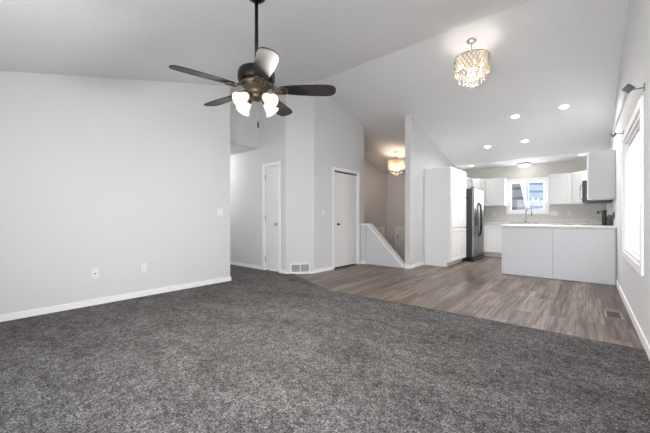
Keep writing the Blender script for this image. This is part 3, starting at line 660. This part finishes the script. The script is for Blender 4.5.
# drum chandeliers
def chandelier(label, loc, drop, slope):
    o = thing('chandelier', label, 'chandelier', loc, group='drum chandeliers')
    R_, zt, zb = 0.222, -drop, -drop-0.23
    can = MB().lathe([(0.062, 0.03), (0.064, -0.006), (0.055, -0.022), (0.012, -0.028)], n=24, mtx=Matrix.Rotation(slope*0.0, 4, 'X'))
    can.build('canopy', 'nickel', o)
    MB().tube([(0, 0, -0.02), (0, 0, zt-0.02)], 0.006, 8).build('stem', 'nickel', o)
    fr = MB()
    for z in (zt, zb): fr.tube([(R_*math.cos(2*PI*k/40), R_*math.sin(2*PI*k/40), z) for k in range(40)], 0.006, 6, True)
    for k in range(3):
        a = 2*PI*k/3+0.3; fr.tube([(0, 0, zt-0.01), (R_*math.cos(a), R_*math.sin(a), zt)], 0.004, 6)
    fr.build('drum_frame', 'brass', o)
    lt = MB(); nb = 26
    for sgn in (1, -1):
        for k in range(nb):
            pts = [((R_+0.002)*math.cos(2*PI*k/nb+sgn*0.62*q/6), (R_+0.002)*math.sin(2*PI*k/nb+sgn*0.62*q/6), zt+(zb-zt)*q/6) for q in range(7)]
            lt.tube(pts, 0.0036, 4, smooth=False)
    lt.build('beaded_lattice', 'mirror_bead', o, label='criss-cross crystal bead lattice')
    MB().lathe([(R_-0.012, zb+0.002), (R_-0.012, zt-0.002)], n=40, close=False).build('drum_shade', 'drum', o, label='sheer cream drum shade')
    MB().tube([(0, 0, zt-0.02), (0, 0, zb-0.01)], 0.011, 10).lathe([(0.02, -0.012), (0.03, 0), (0.012, 0.02)], c=(0, 0, zb-0.005), n=16).build('column', 'nickel', o)
    for k in range(4):
        a = PI/2*k+0.55; x, y = 0.125*math.cos(a), 0.125*math.sin(a)
        MB().tube([(0, 0, zb+0.02), (x*0.5, y*0.5, zb-0.002), (x, y, zb+0.01)], 0.005, 6).lathe([(0.028, 0), (0.034, 0.010), (0.012, 0.016)], c=(x, y, zb+0.008), n=14).build('arm', 'nickel', o)
        MB().tube([(x, y, zb+0.02), (x, y, zb+0.085)], 0.010, 8).build('candle_sleeve', 'trim', o)
        MB().lathe([(0.008, 0), (0.016, 0.015), (0.018, 0.03), (0.010, 0.055), (0.001, 0.07)], c=(x, y, zb+0.085), n=12).build('bulb', 'bulb', o)
    for ring, rr, dz in ((12, 0.165, -0.05), (7, 0.09, -0.10), (3, 0.03, -0.15)):
        for k in range(ring):
            a = 2*PI*k/ring+rr*9; x, y = rr*math.cos(a), rr*math.sin(a)
            c = MB().tube([(x, y, zb+0.012), (x, y, zb+dz)], 0.0012, 4)
            for zz, sz in ((zb+dz*0.35, 0.009), (zb+dz-0.004, 0.011)):
                c.lathe([(0.001, sz), (sz, 0), (0.001, -sz)], c=(x, y, zz), n=6, smooth=False)
            sz = 0.013; c.lathe([(0.001, 0.02), (sz, -0.008), (sz*0.7, -0.022), (0.001, -0.03)], c=(x, y, zb+dz-0.028), n=6, smooth=False)
            c.build('crystal_drop', 'crystal', o, label='hanging cut crystal drop')
    return o
chandelier('large lit drum crystal chandelier hanging from the sloping dining ceiling', (-1.22, 4.64, ceil(4.64)), 0.235, 0)
chandelier('lit drum crystal chandelier hanging deep inside the stairwell', (-3.83, 7.49, ceil(7.49)), 0.22, 0)
point('chandelier_glow', (-1.22, 4.64, ceil(4.64)-0.50), 8, (1, 0.90, 0.80), 0.08)
point('stair_chandelier_glow', (-3.83, 7.49, ceil(7.49)-0.45), 17, (1, 0.76, 0.57), 0.06)
# hall ceiling light
point('hall_glow', (-6.9, 3.35, 2.22), 30, (1, 0.97, 0.93), 0.06)

# ------------------------------------------------------------------ ceiling fan
z0, hb, RB = 2.40, 0.985, 0.615
xc = (256.5-325)/310*z0
fx, fy = -math.sin(YAW)*z0+math.cos(YAW)*xc, math.cos(YAW)*z0+math.sin(YAW)*xc
FZ = EYE+hb      # blade height
fan = thing('ceiling_fan', 'dark five-blade ceiling fan with four lit glass shades on a long downrod', 'ceiling fan', (fx, fy, FZ))
top_ = ceil(fy)-FZ
MB().lathe([(0.075, top_+0.03), (0.075, top_-0.06), (0.066, top_-0.09), (0.035, top_-0.115), (0.016, top_-0.122)], n=28).build('canopy', 'blackmetal', fan)
MB().tube([(0, 0, top_-0.07), (0, 0, 0.15)], 0.0135, 14).build('downrod', 'blackmetal', fan)
MB().lathe([(0.016, 0.21), (0.03, 0.20), (0.034, 0.165), (0.09, 0.158), (0.132, 0.145), (0.142, 0.12), (0.142, 0.075), (0.132, 0.055), (0.115, 0.045)], n=36).build('motor_housing', 'blackmetal', fan)
MB().lathe([(0.118, 0.05), (0.125, 0.035), (0.10, 0.015), (0.085, 0.0), (0.06, -0.012), (0.055, -0.04), (0.062, -0.055), (0.05, -0.075), (0.02, -0.085)], n=32).build('switch_housing', 'bronze', fan, label='antique bronze switch housing')
off = 1.74+math.degrees(YAW)
for k in range(5):
    a = math.radians(off+72*k)
    prof = [(0.185, 0.040), (0.21, 0.050), (0.30, 0.060), (0.42, 0.0675), (0.53, 0.070), (0.575, 0.066), (0.602, 0.050), (0.615, 0.022)]
    pts = [(x, y) for x, y in prof] + [(x, -y) for x, y in reversed(prof)]
    b = MB().prism(pts, 'z', -0.004, 0.004)
    bmesh.ops.bevel(b.bm, geom=[e for e in b.bm.edges if abs(e.verts[0].co.z-e.verts[1].co.z) < 1e-6], offset=0.002, segments=1, affect='EDGES')
    bo = b.build('blade', 'blade', fan); bo.rotation_euler = (math.radians(-12), 0, 0)
    bo.matrix_local = Matrix.Rotation(a, 4, 'Z') @ Matrix.Rotation(math.radians(-12), 4, 'X')
    s = MB()
    s.tube([(0.09, 0, 0.03), (0.13, 0, 0.012), (0.17, 0, -0.008), (0.23, 0, -0.009)], [0.013, 0.011, 0.009, 0.006], 8)
    for sg in (1, -1):
        s.tube([(0.105, 0, 0.025), (0.125, sg*0.03, 0.006), (0.155, sg*0.045, -0.006), (0.19, sg*0.036, -0.009), (0.205, sg*0.012, -0.009), (0.185, sg*0.008, -0.009)], 0.0065, 7)
        s.tube([(0.19, sg*0.036, -0.009), (0.215, sg*0.042, -0.009), (0.235, sg*0.030, -0.009), (0.24, sg*0.012, -0.009), (0.23, 0, -0.009)], 0.0055, 7)
        s.tube([(0.145, sg*0.008, -0.004), (0.155, sg*0.022, -0.006), (0.172, sg*0.024, -0.008), (0.178, sg*0.012, -0.008)], 0.005, 6)
    so = s.build('blade_iron', 'bronze', bo, label='scrolled bronze blade bracket')
for k in range(4):
    a = math.radians(40+8+45+90*k)
    tilt = Matrix.Rotation(a, 4, 'Z') @ Matrix.Translation((0.072, 0, -0.055)) @ Matrix.Rotation(math.radians(-52), 4, 'Y')
    # local -z is the shade axis, tilted outwards
    ar = MB().tube([(-0.03, 0, 0.02), (-0.01, 0, 0.006), (0, 0, -0.012)], 0.010, 8).lathe([(0.020, 0.0), (0.024, -0.018), (0.024, -0.035)], n=16).xf(tilt)
    ar.build('lamp_arm', 'bronze', fan)
    sh = MB().lathe([(0.024, -0.028), (0.031, -0.040), (0.036, -0.060), (0.040, -0.085), (0.050, -0.108), (0.060, -0.122), (0.058, -0.122), (0.047, -0.106), (0.037, -0.085), (0.032, -0.060), (0.022, -0.035)], n=24, close=False).xf(tilt)
    so = sh.build('lamp_shade', 'shade', fan, label='lit frosted bell glass shade')
    MB().lathe([(0.010, -0.035), (0.018, -0.055), (0.026, -0.080), (0.022, -0.098), (0.001, -0.108)], n=16).xf(tilt).build('bulb', 'bulb', so)
    p = Vector((fx, fy, FZ)) + (tilt @ Vector((0, 0, -0.126)))
    gl = area('fan_glow', p, (0, 0, 0), 0.085, 0.085, 14, (1, 0.95, 0.88), 'DISK')
    gl.rotation_euler = (0, math.radians(-52), a)
ch = MB().tube([(0.02, 0, -0.07), (0.02, 0, -0.255)], 0.0012, 5)
ch.build('pull_chain', 'nickel', fan)
MB().lathe([(0.003, 0), (0.0065, -0.012), (0.0065, -0.045), (0.003, -0.05)], c=(0.02, 0, -0.25), n=10).build('pull_knob', 'blackmetal', fan, label='dark pull chain end')

# ------------------------------------------------------------------ outdoors behind the kitchen window
struct('ground', MB().box(-14, 9, 10.6, 40, -1.2, -1.0), 'ground', 'pale winter ground outside', 'ground')
nb = thing('neighbour_house', 'taupe lap-sided house seen through the left pane of the kitchen window', 'house', (-4.5, 22, -1.0))
h = MB().prism([(-3.5, 0), (2.26, 0), (0.71, 8.0), (-3.5, 8.0)], 'y', 0, 4)
for q in h.bm.verts:
    if q.co.y > 1: q.co.x -= 1.3
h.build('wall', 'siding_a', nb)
MB().box(0.62, 0.74, -0.06, 0.0, 0.2, 7.5).build('corner_board', 'siding_brown', nb)
nb2 = thing('neighbour_house', 'pale blue lap-sided house seen through the right pane of the kitchen window', 'house', (-1.66, 14.2, -1.0))
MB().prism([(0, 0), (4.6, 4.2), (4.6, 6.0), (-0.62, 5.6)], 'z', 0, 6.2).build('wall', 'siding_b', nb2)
MB().prism([(-0.12, -0.2), (4.8, 4.2), (4.8, 6.2), (-0.72, 5.8)], 'z', 6.2, 6.5).build('roof', 'siding_brown', nb2)
for i in range(5):
    x, y = -1.45+0.5*i, 13.3+0.35*i
    s = MB(); h = 2.45+0.18*random.random()
    for k in range(26):
        a = random.random()*2*PI; q = 0.04+0.20*random.random()
        s.tube([(x, y, -1.0), (x+q*0.4*math.cos(a), y+q*0.4*math.sin(a), -1.0+h*0.5), (x+q*math.cos(a), y+q*math.sin(a), -1.0+h*(0.8+0.25*random.random()))], [0.02, 0.014, 0.006], 4)
    tag(s.build('bare_shrub', 'shrub', loc=(x, y, -1.0)), 'bare grey shrub along the pale blue house seen through the kitchen window', 'shrub', 'shrubs outside the kitchen window')
